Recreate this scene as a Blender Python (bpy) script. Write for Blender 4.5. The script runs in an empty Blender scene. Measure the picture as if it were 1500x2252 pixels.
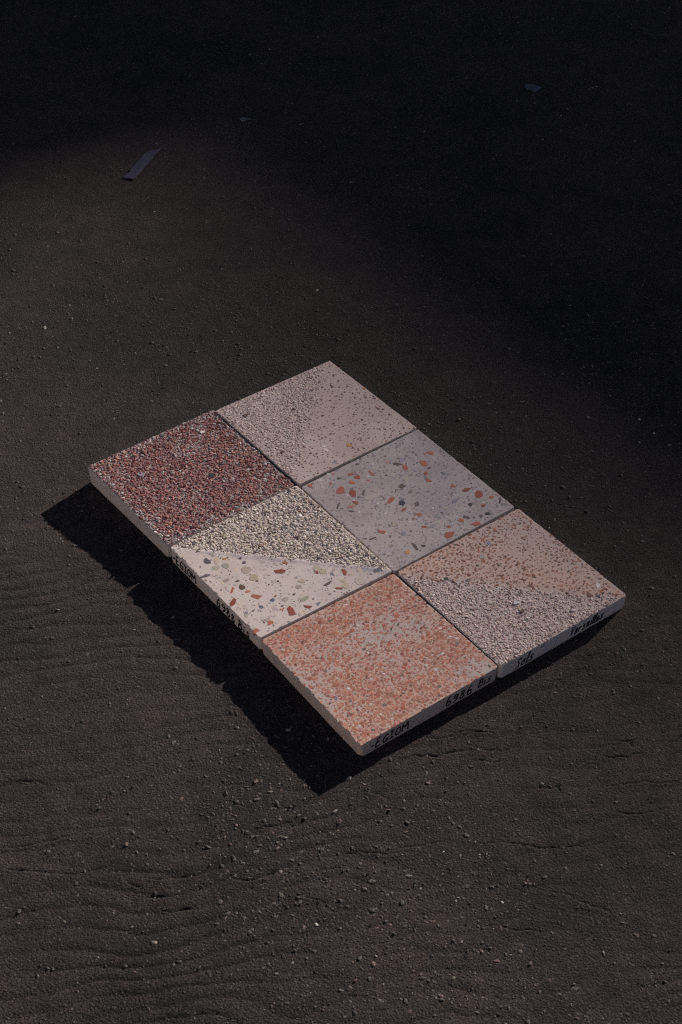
import bpy, math, random
import numpy as np
from mathutils import Vector, Matrix

# ------------------------------------------------------------------ measured tables
YAW = 0.93128
CAM_LOC = (-0.00181, -1.57397, 1.41944); CAM_PITCH = 41.0823; CAM_ROLL = 0.1349; CAM_LENS = 86.824
# each tile: centre, height of its top, its four top corners (left, front, right, back) and the ground under them, in metres
TILES = {
    'red': {"loc": [-0.20076, 0.10242], "z": 0.0229, "corners": [[-0.09706, -0.10114], [0.10023, -0.09966], [0.09868, 0.09907], [-0.10185, 0.10173]], "bottom": [-0.0059, 0.0004, 0.0001, -0.0031]},
    'cream': {"loc": [-0.07841, -0.06117], "z": 0.0241, "corners": [[-0.09972, -0.09944], [0.10098, -0.09888], [0.10211, 0.09915], [-0.10337, 0.09917]], "bottom": [0.0001, 0.0021, 0.0009, 0.0001]},
    'orange': {"loc": [0.04277, -0.22608], "z": 0.0229, "corners": [[-0.10091, -0.09832], [0.10018, -0.10161], [0.09935, 0.10046], [-0.09862, 0.09947]], "bottom": [0.0019, 0.001, 0.0007, 0.0009]},
    'pink': {"loc": [-0.03752, 0.22064], "z": 0.0243, "corners": [[-0.09875, -0.10042], [0.10027, -0.09805], [0.09807, 0.10099], [-0.09959, 0.09749]], "bottom": [-0.0041, -0.0001, -0.0006, -0.0031]},
    'grey': {"loc": [0.08429, 0.05826], "z": 0.0229, "corners": [[-0.09812, -0.09924], [0.10248, -0.10107], [0.09881, 0.0999], [-0.10317, 0.10042]], "bottom": [0.0001, 0.0009, 0.0009, -0.0006]},
    'rosy': {"loc": [0.20691, -0.10619], "z": 0.0239, "corners": [[-0.09916, -0.09978], [0.09953, -0.10178], [0.10028, 0.1007], [-0.10065, 0.10085]], "bottom": [0.0009, 0.0007, 0.0037, 0.0009]},
}
# the big stone chips: centre and the two half axes in millimetres on the tile, colour key
CHIPS = {
    'grey': [[-52.37,81.68,3.82,2.96,2.6,-2.62,"o"],[-56.0,75.07,-0.33,3.81,1.16,-0.39,"o"],[-40.18,61.02,5.64,3.3,3.7,-4.15,"o"],[-60.79,30.86,4.05,4.15,1.99,-1.75,"d"],[-48.7,35.54,3.91,1.69,2.81,-3.49,"o"],[-71.45,23.13,1.13,1.53,1.84,-1.43,"s"],[-92.21,-11.15,1.63,2.2,1.32,-1.0,"d"],[-80.7,-31.61,2.24,3.03,2.35,-1.76,"r"],[-71.06,-27.87,4.11,1.82,2.62,-3.14,"r"],[-64.73,-7.76,8.11,0.04,1.43,-3.12,"o"],[-66.32,-40.03,3.06,3.15,3.2,-2.69,"o"],[-82.7,-49.12,1.61,2.18,1.83,-1.35,"d"],[-56.95,-20.25,1.86,2.51,1.03,-0.78,"s"],[-62.82,-61.26,-2.61,6.95,6.7,-0.42,"r"],[-47.74,-52.66,2.94,3.98,5.08,-3.81,"m"],[-40.56,-40.24,-3.44,3.28,1.32,1.04,"d"],[-37.02,-50.41,1.47,1.99,1.01,-0.76,"d"],[-30.88,-60.69,3.6,1.63,1.94,-2.34,"r"],[-28.53,-69.62,1.26,4.98,2.46,-1.24,"s"],[-20.55,-75.6,2.84,2.94,0.95,-0.8,"d"],[-39.24,-82.56,-4.42,5.97,1.3,0.42,"d"],[-7.82,-21.5,-1.93,7.29,4.84,-0.75,"o"],[-20.34,8.7,2.22,3.0,3.79,-2.98,"d"],[-19.06,-3.6,-1.96,3.17,0.81,0.16,"d"],[-2.51,-7.93,4.08,3.22,1.56,-1.55,"g"],[6.39,-12.31,4.55,3.6,3.54,-3.51,"c"],[18.82,1.89,0.61,4.44,3.53,-1.65,"v"],[17.68,-19.63,0.12,4.14,2.45,-0.94,"r"],[37.07,-7.98,2.54,3.44,2.89,-2.31,"o"],[-22.61,50.41,1.62,2.19,3.06,-2.46,"r"],[-9.19,43.9,3.85,1.67,2.14,-2.73,"r"],[-8.93,68.94,4.22,0.76,1.26,-2.11,"g"],[19.45,62.61,2.22,3.0,2.48,-2.05,"o"],[34.86,71.6,2.43,6.19,3.95,-2.59,"m"],[51.65,77.7,3.43,4.65,5.58,-4.71,"m"],[65.56,88.55,2.2,2.98,2.17,-1.85,"o"],[43.29,46.68,0.98,6.95,3.51,-1.72,"g"],[61.03,56.43,3.73,1.63,2.76,-3.68,"c"],[72.8,69.21,0.45,3.14,2.13,-1.07,"m"],[78.77,92.62,-3.22,3.48,1.13,0.89,"d"],[86.83,92.96,2.68,3.63,2.38,-2.05,"g"],[87.83,63.39,2.66,3.6,2.83,-2.41,"c"],[86.65,52.95,1.57,2.12,1.88,-1.59,"v"],[76.37,36.44,5.05,2.23,1.99,-2.65,"v"],[77.72,27.41,2.17,2.93,3.3,-2.74,"o"],[94.31,38.55,2.27,6.6,3.29,-2.06,"r"],[78.25,6.56,1.92,2.6,2.11,-1.73,"r"],[91.36,-2.12,3.35,6.03,5.06,-3.69,"r"],[59.45,-18.9,2.16,2.92,1.89,-1.52,"r"],[35.15,-68.12,4.13,3.31,2.14,-2.09,"o"],[37.77,-84.78,1.17,4.46,1.82,-0.94,"d"],[32.55,-93.37,1.43,1.93,0.95,-0.72,"d"],[82.88,-51.7,7.44,-1.71,0.32,-2.13,"d"],[86.71,-41.53,1.66,2.24,2.08,-1.67,"d"],[84.13,-65.86,-0.71,4.7,3.58,-0.8,"y"],[53.71,8.34,3.79,1.19,1.49,-2.21,"l"],[64.26,-9.84,0.57,3.92,2.89,-1.36,"l"],[53.27,-47.63,1.67,2.26,2.6,-2.05,"l"],[-93.8,-88.66,2.22,3.0,2.87,-2.06,"r"],[-94.63,-49.92,1.12,1.51,2.1,-1.55,"s"],[-80.91,-64.15,1.11,1.5,1.82,-1.34,"r"],[-64.23,41.33,1.76,2.38,3.41,-2.68,"l"],[-29.08,61.01,0.41,3.22,1.7,-0.82,"b"],[-36.2,43.05,1.37,1.86,1.8,-1.43,"l"],[-29.55,21.78,1.98,2.68,3.57,-2.81,"f"],[-34.52,-25.62,1.96,2.66,3.04,-2.33,"f"],[-28.67,-41.77,2.57,3.48,3.77,-2.87,"f"],[32.5,-45.16,-0.33,4.7,2.95,-0.89,"f"],[10.79,-53.95,1.81,2.45,2.44,-1.87,"f"],[47.02,26.4,1.82,2.47,2.17,-1.78,"f"],[-49.48,-67.3,2.08,2.81,2.54,-1.89,"f"],[-47.13,11.68,0.48,3.86,2.56,-1.18,"f"]],
    'cream': [[-49.43,-76.57,6.09,1.01,2.74,-4.57,"v"],[-27.29,-91.68,1.25,6.75,2.18,-0.82,"v"],[-39.11,-56.0,2.08,3.75,1.83,-1.06,"y"],[3.35,-66.01,1.13,2.82,1.3,-0.66,"d"],[16.38,-67.99,4.19,1.55,2.68,-3.44,"b"],[13.56,-80.08,-4.84,5.66,1.6,0.71,"r"],[31.35,-91.23,-0.5,6.75,6.33,-1.37,"m"],[26.3,-65.75,1.36,3.36,1.79,-0.92,"s"],[39.62,-62.25,4.26,3.51,3.19,-2.8,"o"],[53.13,-43.47,-0.15,2.21,1.32,-0.31,"r"],[56.88,-50.44,2.36,3.2,2.58,-1.79,"t"],[57.98,-68.07,3.06,0.81,1.43,-2.18,"t"],[19.86,-12.9,3.26,5.86,3.79,-2.32,"m"],[11.27,0.57,1.82,2.46,2.21,-1.55,"o"],[-28.56,-40.2,1.34,1.81,2.0,-1.35,"c"],[-19.28,-40.29,1.7,2.3,2.49,-1.68,"v"],[86.21,-43.14,7.64,-1.25,0.64,-4.01,"m"],[77.57,-49.15,-2.48,2.9,0.85,0.42,"r"],[75.81,-51.54,0.82,1.11,1.39,-0.97,"r"],[92.12,-21.85,4.31,3.91,2.11,-1.85,"m"],[86.34,-74.46,0.69,4.45,3.55,-1.32,"o"],[88.28,-96.43,-0.28,4.7,2.79,-0.61,"r"],[-6.69,-45.85,3.26,4.41,5.4,-3.65,"e"],[9.98,-46.16,3.0,4.06,4.13,-2.81,"e"],[-32.49,-73.78,2.42,3.27,2.74,-1.8,"e"],[-42.66,-65.89,-4.55,3.84,2.28,1.86,"e"],[-27.98,-62.15,2.66,3.6,3.24,-2.14,"f"],[43.25,26.28,2.9,3.92,3.61,-2.62,"e"],[52.64,29.0,2.65,3.59,3.11,-2.27,"e"],[68.31,50.21,6.99,-0.82,1.03,-4.05,"m"],[49.38,22.09,1.57,2.12,2.16,-1.56,"m"],[73.21,20.23,-0.5,7.93,2.63,-0.68,"d"],[88.72,27.53,3.46,3.12,1.71,-1.54,"m"],[89.29,36.61,2.39,3.23,3.96,-2.95,"e"],[62.61,35.52,3.79,0.91,1.02,-1.63,"g"],[90.76,84.11,0.82,5.39,3.93,-1.71,"t"],[91.12,74.13,1.32,1.79,0.94,-0.72,"g"],[50.88,-1.65,2.39,3.24,2.38,-1.7,"e"],[33.28,-25.48,0.96,1.3,1.68,-1.17,"c"],[64.3,-23.51,0.95,1.29,1.64,-1.16,"c"],[80.82,38.89,1.44,1.95,2.11,-1.57,"e"],[77.97,-17.07,0.23,5.4,3.13,-1.0,"f"],[95.05,-9.77,1.53,2.08,1.84,-1.33,"g"],[76.07,67.22,1.69,2.29,2.84,-2.15,"e"],[91.98,56.48,3.59,4.87,5.37,-4.05,"f"],[-77.61,-74.92,2.2,2.98,2.06,-1.32,"e"],[64.7,-36.48,2.48,3.36,2.34,-1.64,"f"],[17.95,-46.23,1.2,1.62,1.45,-0.99,"b"],[80.7,-74.14,1.98,2.69,2.29,-1.58,"f"],[56.26,-88.42,1.52,2.06,2.09,-1.41,"g"],[56.56,-11.13,2.03,2.75,2.6,-1.85,"f"],[-5.66,-75.74,0.49,3.54,2.7,-0.97,"f"],[-56.43,-64.2,1.58,2.15,2.03,-1.33,"f"]],
    'pink': [[73.33,3.76,3.46,3.54,3.0,-2.51,"y"],[-47.38,63.2,3.67,-0.05,0.9,-1.77,"b"],[-67.02,80.31,-2.66,2.43,1.15,0.87,"b"],[-64.8,-72.36,1.49,2.02,2.83,-1.92,"b"],[91.78,-32.79,-0.29,2.83,2.54,-0.74,"g"],[37.0,88.79,0.94,1.27,1.64,-1.27,"b"],[22.48,14.43,1.11,1.51,1.36,-1.0,"d"],[52.55,12.84,0.61,0.83,1.07,-0.79,"d"],[29.25,84.11,1.13,1.53,1.37,-1.05,"b"],[-15.75,97.05,1.14,1.55,1.99,-1.51,"y"],[-46.34,91.85,1.41,1.91,2.02,-1.51,"f"],[54.73,-25.85,1.58,2.14,2.11,-1.54,"w"],[62.61,-27.8,3.67,1.6,1.23,-1.42,"w"],[10.83,95.56,1.01,1.37,1.39,-1.07,"d"],[62.42,-42.8,0.85,1.15,1.31,-0.95,"d"],[38.13,-2.22,0.98,1.33,1.21,-0.89,"d"],[41.2,1.94,0.17,1.57,1.32,-0.58,"d"],[84.12,4.64,0.85,1.15,1.04,-0.78,"d"],[30.6,-77.74,1.21,1.64,2.12,-1.49,"b"],[-44.8,11.29,1.01,1.37,1.42,-1.02,"d"]],
    'rosy': [[30.18,-17.04,1.7,4.69,2.11,-1.35,"w"],[66.46,84.39,1.55,2.1,3.62,-3.41,"w"],[74.89,86.03,0.95,1.29,1.48,-1.4,"m"],[92.61,90.58,1.31,1.77,1.88,-1.8,"m"],[5.6,32.58,1.08,1.47,1.55,-1.38,"m"],[-71.27,26.42,2.91,0.57,0.99,-1.8,"l"],[-58.12,3.12,2.07,2.8,2.31,-1.96,"f"],[-58.73,-28.05,0.73,0.98,1.03,-0.86,"d"],[8.99,62.66,0.73,0.98,1.0,-0.9,"d"],[80.39,29.97,1.76,2.39,1.25,-1.15,"w"],[45.41,-21.19,1.53,2.07,1.7,-1.49,"b"]],
    'orange': [[-87.24,-67.62,2.55,-0.59,0.07,-1.31,"g"],[26.48,-81.33,1.36,1.84,2.06,-1.52,"g"],[95.55,-68.39,1.11,1.5,1.17,-0.9,"t"],[-65.66,-11.59,0.31,1.87,1.01,-0.41,"w"],[44.5,60.82,0.45,2.48,1.43,-0.64,"w"],[23.18,-61.01,1.25,1.7,1.46,-1.09,"w"],[28.84,-14.51,0.92,1.25,1.05,-0.81,"w"],[-21.75,3.35,0.7,0.95,1.53,-1.17,"w"],[-23.38,37.14,0.47,0.64,1.99,-1.55,"c"],[-13.38,35.64,0.47,0.64,1.1,-0.86,"c"],[-3.84,67.37,1.18,1.6,1.31,-1.05,"m"],[-69.31,16.85,0.6,0.81,0.91,-0.69,"c"],[-45.77,27.19,0.59,0.8,0.9,-0.69,"c"],[19.27,35.81,0.58,0.79,0.85,-0.68,"c"],[55.79,-86.55,0.78,1.06,1.01,-0.75,"c"],[72.13,26.33,1.72,2.33,1.84,-1.49,"r"],[82.85,-28.67,1.92,2.59,2.19,-1.73,"r"],[55.97,2.26,0.63,3.42,1.63,-0.7,"r"],[-85.78,-24.59,0.95,1.29,1.6,-1.16,"m"],[65.72,-15.21,1.48,2.0,0.81,-0.64,"d"],[-74.28,0.52,1.31,1.77,1.6,-1.18,"r"],[-43.92,-63.44,1.05,1.42,1.32,-0.95,"m"],[-24.85,48.4,0.83,1.12,2.0,-1.56,"d"]],
    'red': [[17.94,21.18,2.03,2.75,4.46,-2.92,"c"],[-40.02,-53.12,2.39,3.23,3.5,-2.13,"l"],[-67.99,61.76,1.85,2.5,2.81,-1.82,"w"]],
}
# cracks in the asphalt (metres; width in mm)
CRACKS = [[[[-0.202,-0.531],[-0.186,-0.531],[-0.167,-0.529],[-0.149,-0.525],[-0.143,-0.52]],2.2],[[[-0.114,-0.53],[-0.101,-0.533],[-0.089,-0.532],[-0.078,-0.526],[-0.07,-0.522]],2.0],[[[-0.23,-0.523],[-0.224,-0.536],[-0.214,-0.539],[-0.209,-0.544]],1.3],[[[-0.219,-0.56],[-0.203,-0.555],[-0.181,-0.554]],1.2],[[[-0.188,-0.57],[-0.174,-0.571],[-0.153,-0.568],[-0.137,-0.565],[-0.121,-0.563]],1.2],[[[-0.099,-0.47],[-0.082,-0.463],[-0.067,-0.46],[-0.054,-0.457]],1.4],[[[-0.126,-0.553],[-0.122,-0.562]],1],[[[-0.048,-0.531],[-0.03,-0.522],[-0.001,-0.516]],1.2],[[[-0.048,-0.551],[-0.024,-0.556],[-0.015,-0.568],[-0.001,-0.572]],1],[[[-0.377,-0.404],[-0.362,-0.403],[-0.345,-0.4],[-0.319,-0.407]],1.3],[[[-0.364,-0.491],[-0.335,-0.488],[-0.305,-0.479],[-0.27,-0.468]],1.2],[[[-0.359,-0.517],[-0.311,-0.523],[-0.28,-0.526],[-0.25,-0.517]],1.2],[[[0.006,-0.496],[0.028,-0.496],[0.047,-0.499],[0.067,-0.49],[0.096,-0.484],[0.116,-0.477]],1.6],[[[0.036,-0.416],[0.044,-0.421],[0.05,-0.427]],1.6],[[[0.135,-0.486],[0.169,-0.482],[0.2,-0.488],[0.229,-0.491],[0.271,-0.48]],1.3],[[[0.212,-0.546],[0.235,-0.55],[0.252,-0.561],[0.279,-0.572]],1.2],[[[0.295,-0.443],[0.327,-0.445],[0.35,-0.437]],1.2],[[[0.148,-0.587],[0.175,-0.592],[0.207,-0.595]],1.1],[[[0.089,-0.336],[0.107,-0.337],[0.118,-0.336],[0.128,-0.333],[0.141,-0.325],[0.158,-0.326],[0.169,-0.329]],1.3],[[[0.063,-0.368],[0.08,-0.365],[0.097,-0.362],[0.108,-0.364],[0.118,-0.359],[0.139,-0.354],[0.156,-0.353],[0.176,-0.356],[0.188,-0.353]],2.0],[[[0.122,-0.321],[0.13,-0.318],[0.138,-0.323]],1.1],[[[0.139,-0.36],[0.144,-0.368],[0.152,-0.371],[0.158,-0.368],[0.167,-0.372],[0.177,-0.371]],1.8],[[[0.164,-0.318],[0.167,-0.322],[0.171,-0.325]],1.1],[[[0.128,-0.333],[0.145,-0.329],[0.163,-0.327],[0.173,-0.33]],1.2],[[[0.237,-0.246],[0.246,-0.249],[0.261,-0.244],[0.276,-0.239]],1.2],[[[0.29,-0.206],[0.297,-0.208],[0.308,-0.204]],1.2],[[[0.31,-0.339],[0.318,-0.342],[0.325,-0.339],[0.327,-0.349]],1.3],[[[0.277,-0.355],[0.293,-0.362],[0.322,-0.362],[0.34,-0.357]],1.0],[[[0.291,-0.406],[0.317,-0.403],[0.334,-0.398],[0.35,-0.401],[0.376,-0.397]],1.1],[[[0.204,-0.41],[0.224,-0.408],[0.24,-0.406]],1.1],[[[0.199,-0.331],[0.224,-0.335],[0.237,-0.342]],1.0]]
STRIP = [[-0.375, 0.922], [-0.357, 0.917], [-0.346, 0.946], [-0.334, 0.981], [-0.319, 1.025], [-0.327, 1.022], [-0.335, 1.016], [-0.345, 1.008], [-0.35, 0.994], [-0.358, 0.974], [-0.366, 0.95], [-0.366, 0.941]]
FLAKE = [[0.34, 1.265], [0.34, 1.253], [0.343, 1.249], [0.351, 1.25], [0.354, 1.241], [0.358, 1.241], [0.364, 1.249], [0.368, 1.251], [0.371, 1.257], [0.367, 1.262], [0.36, 1.268], [0.353, 1.27], [0.345, 1.268]]
SHARD = [[-0.187, 1.137], [-0.184, 1.128], [-0.181, 1.126], [-0.177, 1.126], [-0.173, 1.131], [-0.167, 1.134], [-0.173, 1.135], [-0.18, 1.138]]
BIG_STONES = [[0.242,-0.564,4.0],[0.138,-0.524,5.0],[0.129,-0.54,7.0],[0.065,-0.52,5.0],[0.05,-0.439,6.0],[0.088,-0.438,3.0],[0.091,-0.456,4.0],[0.116,-0.553,2.0],[0.121,-0.553,3.0],[0.007,-0.565,5.0],[0.156,-0.629,6.0],[0.164,-0.627,3.0],[0.189,-0.631,5.0],[0.191,-0.657,4.0],[0.206,-0.651,5.0],[0.196,-0.664,3.0],[0.231,-0.66,7.0],[0.294,-0.664,3.0],[0.317,-0.678,2.0],[0.311,-0.657,3.0],[0.013,-0.651,4.0],[0.039,-0.675,5.0],[0.009,-0.66,4.0],[0.132,-0.686,4.0],[0.155,-0.681,2.0],[0.052,-0.596,5.0],[0.025,-0.613,3.0],[0.039,-0.63,3.0],[0.072,-0.641,3.0],[0.352,-0.496,5.0],[0.184,-0.474,3.0],[0.252,-0.471,3.0],[0.293,-0.539,3.0],[0.149,-0.564,7.0],[0.181,-0.611,7.0],[-0.094,-0.4,6.0],[-0.09,-0.497,6.0],[-0.077,-0.47,4.0],[-0.048,-0.505,4.0],[-0.068,-0.522,4.0],[-0.005,-0.457,7.0],[-0.031,-0.522,3.0],[-0.025,-0.539,3.0],[-0.073,-0.438,5.0],[-0.095,-0.477,4.0],[-0.075,-0.484,3.0],[-0.104,-0.512,4.0],[-0.099,-0.52,4.0],[-0.051,-0.433,5.0],[-0.059,-0.542,4.0],[-0.032,-0.433,3.0],[-0.078,-0.638,5.0],[-0.07,-0.62,3.0],[-0.067,-0.578,4.0],[-0.077,-0.565,3.0],[-0.03,-0.667,4.0],[-0.017,-0.681,3.0],[-0.036,-0.669,3.0],[-0.043,-0.683,3.0],[-0.245,-0.489,5.0],[-0.123,-0.449,2.0],[-0.264,-0.429,2.0],[-0.309,-0.695,3.0],[-0.345,-0.546,2.0],[-0.245,-0.629,2.0],[0.34,-0.161,4.0],[0.384,-0.201,4.0],[0.324,-0.301,1.0],[0.394,-0.256,3.0],[0.283,-0.378,1.0],[-0.303,-0.206,2.0],[-0.186,-0.348,2.0],[-0.186,-0.362,1.0],[-0.518,0.62,4.0],[-0.378,0.539,2.0],[-0.352,0.543,2.0],[-0.352,0.474,2.0],[0.359,-0.389,3.0],[0.352,-0.391,2.0],[0.229,0.229,2.0],[0.344,0.117,2.0],[0.381,0.473,2.0],[0.206,0.143,3.0],[0.226,0.097,4.0],[0.206,0.249,3.0]]
# ------------------------------------------------------------------ camera, world, sun, exposure
SUN_AZ, SUN_EL = 49.7, 15.9            # degrees: azimuth of the sun from +X towards +Y, height above the horizon
SUN_POWER, SKY_POWER, EXPOSURE = 5.0, 0.05, 0.70
sc = bpy.context.scene
col = sc.collection
cd = bpy.data.cameras.new('camera')
cd.sensor_fit = 'HORIZONTAL'; cd.sensor_width = 36.0; cd.lens = CAM_LENS
cd.clip_start = 0.05; cd.clip_end = 500
cam = bpy.data.objects.new('camera', cd); col.objects.link(cam)
cam.matrix_world = (Matrix.Translation(CAM_LOC) @ Matrix.Rotation(math.radians(90 - CAM_PITCH), 4, 'X')
                    @ Matrix.Rotation(math.radians(CAM_ROLL), 4, 'Z'))
sc.camera = cam
world = bpy.data.worlds.new('World'); sc.world = world; world.use_nodes = True
wn = world.node_tree
sky = wn.nodes.new('ShaderNodeTexSky'); sky.sky_type = 'NISHITA'; sky.sun_disc = False
sky.sun_elevation = math.radians(SUN_EL); sky.sun_rotation = math.radians(90 - SUN_AZ)
sky.air_density = 0.42; sky.dust_density = 0.4; sky.ozone_density = 1.0
wn.links.new(sky.outputs[0], wn.nodes['Background'].inputs[0])
wn.nodes['Background'].inputs[1].default_value = SKY_POWER
sd = bpy.data.lights.new('sun', 'SUN'); sd.energy = SUN_POWER; sd.angle = math.radians(0.53); sd.color = (1.0, 0.88, 0.81)
sun = bpy.data.objects.new('sun', sd); col.objects.link(sun)
ae, aa = math.radians(SUN_EL), math.radians(SUN_AZ)
sun.rotation_euler = Vector((-math.cos(ae) * math.cos(aa), -math.cos(ae) * math.sin(aa), -math.sin(ae))).to_track_quat('-Z', 'Y').to_euler()
sun.location = (6, 8, 5)
sc.view_settings.view_transform = 'Standard'; sc.view_settings.look = 'None'
sc.view_settings.exposure = EXPOSURE; sc.view_settings.gamma = 1.0
sc.cycles.use_denoising = False          # the stone grain is finer than a denoiser keeps
sc.cycles.filter_width = 1.2

rng = np.random.default_rng(7)
random.seed(7)

# ------------------------------------------------------------------ helpers
def lin(h):
    v = [int(h[i:i + 2], 16) / 255 for i in (0, 2, 4)]
    return [c / 12.92 if c <= 0.04045 else ((c + 0.055) / 1.055) ** 2.4 for c in v]

_LAT = {}
def vnoise(x, y, freq, seed):
    """smooth value noise in 0..1, x and y in metres, freq in cells per metre"""
    if seed not in _LAT: _LAT[seed] = np.random.default_rng(seed).random((256, 256)).astype(np.float32)
    L = _LAT[seed]
    u, v = x * freq + 71.3, y * freq + 37.7
    i, j = np.floor(u).astype(int), np.floor(v).astype(int)
    a, b = (u - i), (v - j)
    a = a * a * (3 - 2 * a); b = b * b * (3 - 2 * b)
    i0, i1, j0, j1 = i & 255, (i + 1) & 255, j & 255, (j + 1) & 255
    return (L[i0, j0] * (1 - a) + L[i1, j0] * a) * (1 - b) + (L[i0, j1] * (1 - a) + L[i1, j1] * a) * b

def fbm(x, y, freq, seed, octaves=4, gain=0.5):
    s = 0; amp = 1; tot = 0
    for k in range(octaves):
        s = s + amp * vnoise(x, y, freq * 2 ** k, seed + k); tot += amp; amp *= gain
        x, y = 0.8 * x - 0.6 * y, 0.6 * x + 0.8 * y           # turn each octave so the lattice does not show
    return s / tot

def smooth(a, b, x):
    t = np.clip((x - a) / (b - a), 0, 1)
    return t * t * (3 - 2 * t)

def build_mesh(name, verts, polys, colors=None, shade_smooth=False):
    """polys: list of integer arrays, each of shape (count, corners)"""
    me = bpy.data.meshes.new(name)
    verts = np.asarray(verts, np.float32).reshape(-1, 3)
    me.vertices.add(len(verts)); me.vertices.foreach_set('co', verts.ravel())
    tot = np.concatenate([np.full(len(p), p.shape[1]) for p in polys]).astype(np.int32)
    idx = np.concatenate([p.ravel() for p in polys]).astype(np.int32)
    start = np.concatenate([[0], np.cumsum(tot)[:-1]]).astype(np.int32)
    me.loops.add(len(idx)); me.loops.foreach_set('vertex_index', idx)
    me.polygons.add(len(tot)); me.polygons.foreach_set('loop_start', start)
    me.polygons.foreach_set('loop_total', tot)
    me.polygons.foreach_set('use_smooth', np.full(len(tot), shade_smooth))
    me.update(calc_edges=True)
    if colors is not None:
        at = me.color_attributes.new('stone_colour', 'FLOAT_COLOR', 'POINT')
        c = np.ones((len(verts), 4), np.float32); c[:, :3] = colors
        at.data.foreach_set('color', c.ravel())
    return me

def add(name, mesh, mat, parent=None, label=None, kind=None):
    o = bpy.data.objects.new(name, mesh); col.objects.link(o)
    if mat is not None and not mesh.materials: mesh.materials.append(mat)
    if parent: o.parent = parent
    if label: o['label'] = label
    if kind: o['kind'] = kind
    return o

def tag(o, label, cat, group=None):
    o['label'] = label; o['category'] = cat
    if group: o['group'] = group
    return o

# ------------------------------------------------------------------ materials
def new_mat(name, rough=0.7, spec=0.3):
    m = bpy.data.materials.new(name); m.use_nodes = True
    b = m.node_tree.nodes['Principled BSDF']
    b.inputs['Roughness'].default_value = rough
    b.inputs['Specular IOR Level'].default_value = spec
    return m, m.node_tree, b

def N(nt, t, **kw):
    n = nt.nodes.new(t)
    for k, v in kw.items(): setattr(n, k, v)
    return n

def noise_node(nt, scale, detail=3, rough=0.6, src=None):
    n = N(nt, 'ShaderNodeTexNoise'); n.inputs['Scale'].default_value = scale
    n.inputs['Detail'].default_value = detail; n.inputs['Roughness'].default_value = rough
    if src: nt.links.new(src, n.inputs['Vector'])
    return n

def mix(nt, kind, a, b, fac):
    m = N(nt, 'ShaderNodeMix', data_type='RGBA', blend_type=kind)
    for s, v in ((m.inputs['Factor'], fac), (m.inputs['A'], a), (m.inputs['B'], b)):
        if hasattr(v, 'links'): nt.links.new(v, s)
        elif isinstance(v, (int, float)): s.default_value = v
        else: s.default_value = (*v, 1)
    return m.outputs['Result']

def ramp(nt, src, a, b, lo=0.0, hi=1.0):
    r = N(nt, 'ShaderNodeMapRange'); nt.links.new(src, r.inputs['Value'])
    r.inputs['From Min'].default_value = a; r.inputs['From Max'].default_value = b
    r.inputs['To Min'].default_value = lo; r.inputs['To Max'].default_value = hi
    return r.outputs['Result']

def stone_mat(name, rough, spec, grain_scale, grain_amt, bump, speck=None, pit=None):
    """colour from the stone_colour attribute, broken up by mineral grain and a fine relief"""
    m, nt, b = new_mat(name, rough, spec)
    at = N(nt, 'ShaderNodeAttribute', attribute_name='stone_colour')
    tc = N(nt, 'ShaderNodeTexCoord').outputs['Object']
    n1 = noise_node(nt, grain_scale, 4, 0.65, tc)
    g = ramp(nt, n1.outputs['Fac'], 0.25, 0.75, 1 - grain_amt, 1 + grain_amt)
    c = N(nt, 'ShaderNodeCombineColor')
    for k in range(3): nt.links.new(g, c.inputs[k])
    out = mix(nt, 'MULTIPLY', at.outputs['Color'], c.outputs['Color'], 1.0)
    if speck:
        v = N(nt, 'ShaderNodeTexVoronoi'); v.inputs['Scale'].default_value = speck[0]; nt.links.new(tc, v.inputs['Vector'])
        sp = N(nt, 'ShaderNodeSeparateColor'); nt.links.new(v.outputs['Color'], sp.inputs[0])
        gate = N(nt, 'ShaderNodeMath', operation='MULTIPLY')     # only some cells hold a pore
        nt.links.new(ramp(nt, sp.outputs[0], 0.72, 0.78), gate.inputs[0])
        nt.links.new(ramp(nt, v.outputs['Distance'], speck[2], speck[2] + 0.06, speck[3], 0.0), gate.inputs[1])
        out = mix(nt, 'MIX', out, speck[1], gate.outputs[0])
    nt.links.new(out, b.inputs['Base Color'])
    n2 = noise_node(nt, grain_scale * 0.7, 5, 0.7, tc)
    bp = N(nt, 'ShaderNodeBump'); bp.inputs['Strength'].default_value = 1.0; bp.inputs['Distance'].default_value = bump
    nt.links.new(n2.outputs['Fac'], bp.inputs['Height']); nt.links.new(bp.outputs['Normal'], b.inputs['Normal'])
    return m

M_SLAB = stone_mat('cast_stone', 0.62, 0.25, 700, 0.10, 0.00018, (170, (0.10, 0.085, 0.075), 0.09, 0.75))
M_GRAIN = stone_mat('broken_stone_grain', 0.75, 0.25, 900, 0.16, 0.0003)
M_CHIP = stone_mat('ground_stone_chip', 0.5, 0.3, 600, 0.14, 0.00006)
M_ROCK = stone_mat('asphalt_stone', 0.72, 0.35, 500, 0.2, 0.0006)

def ink_mat():
    m, nt, b = new_mat('black_marker_ink', 0.5, 0.3)
    n = noise_node(nt, 500, 3)
    nt.links.new(mix(nt, 'MIX', (0.006, 0.006, 0.008), (0.022, 0.021, 0.024), ramp(nt, n.outputs['Fac'], 0.45, 0.75)), b.inputs['Base Color'])
    return m
M_INK = ink_mat()

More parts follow.
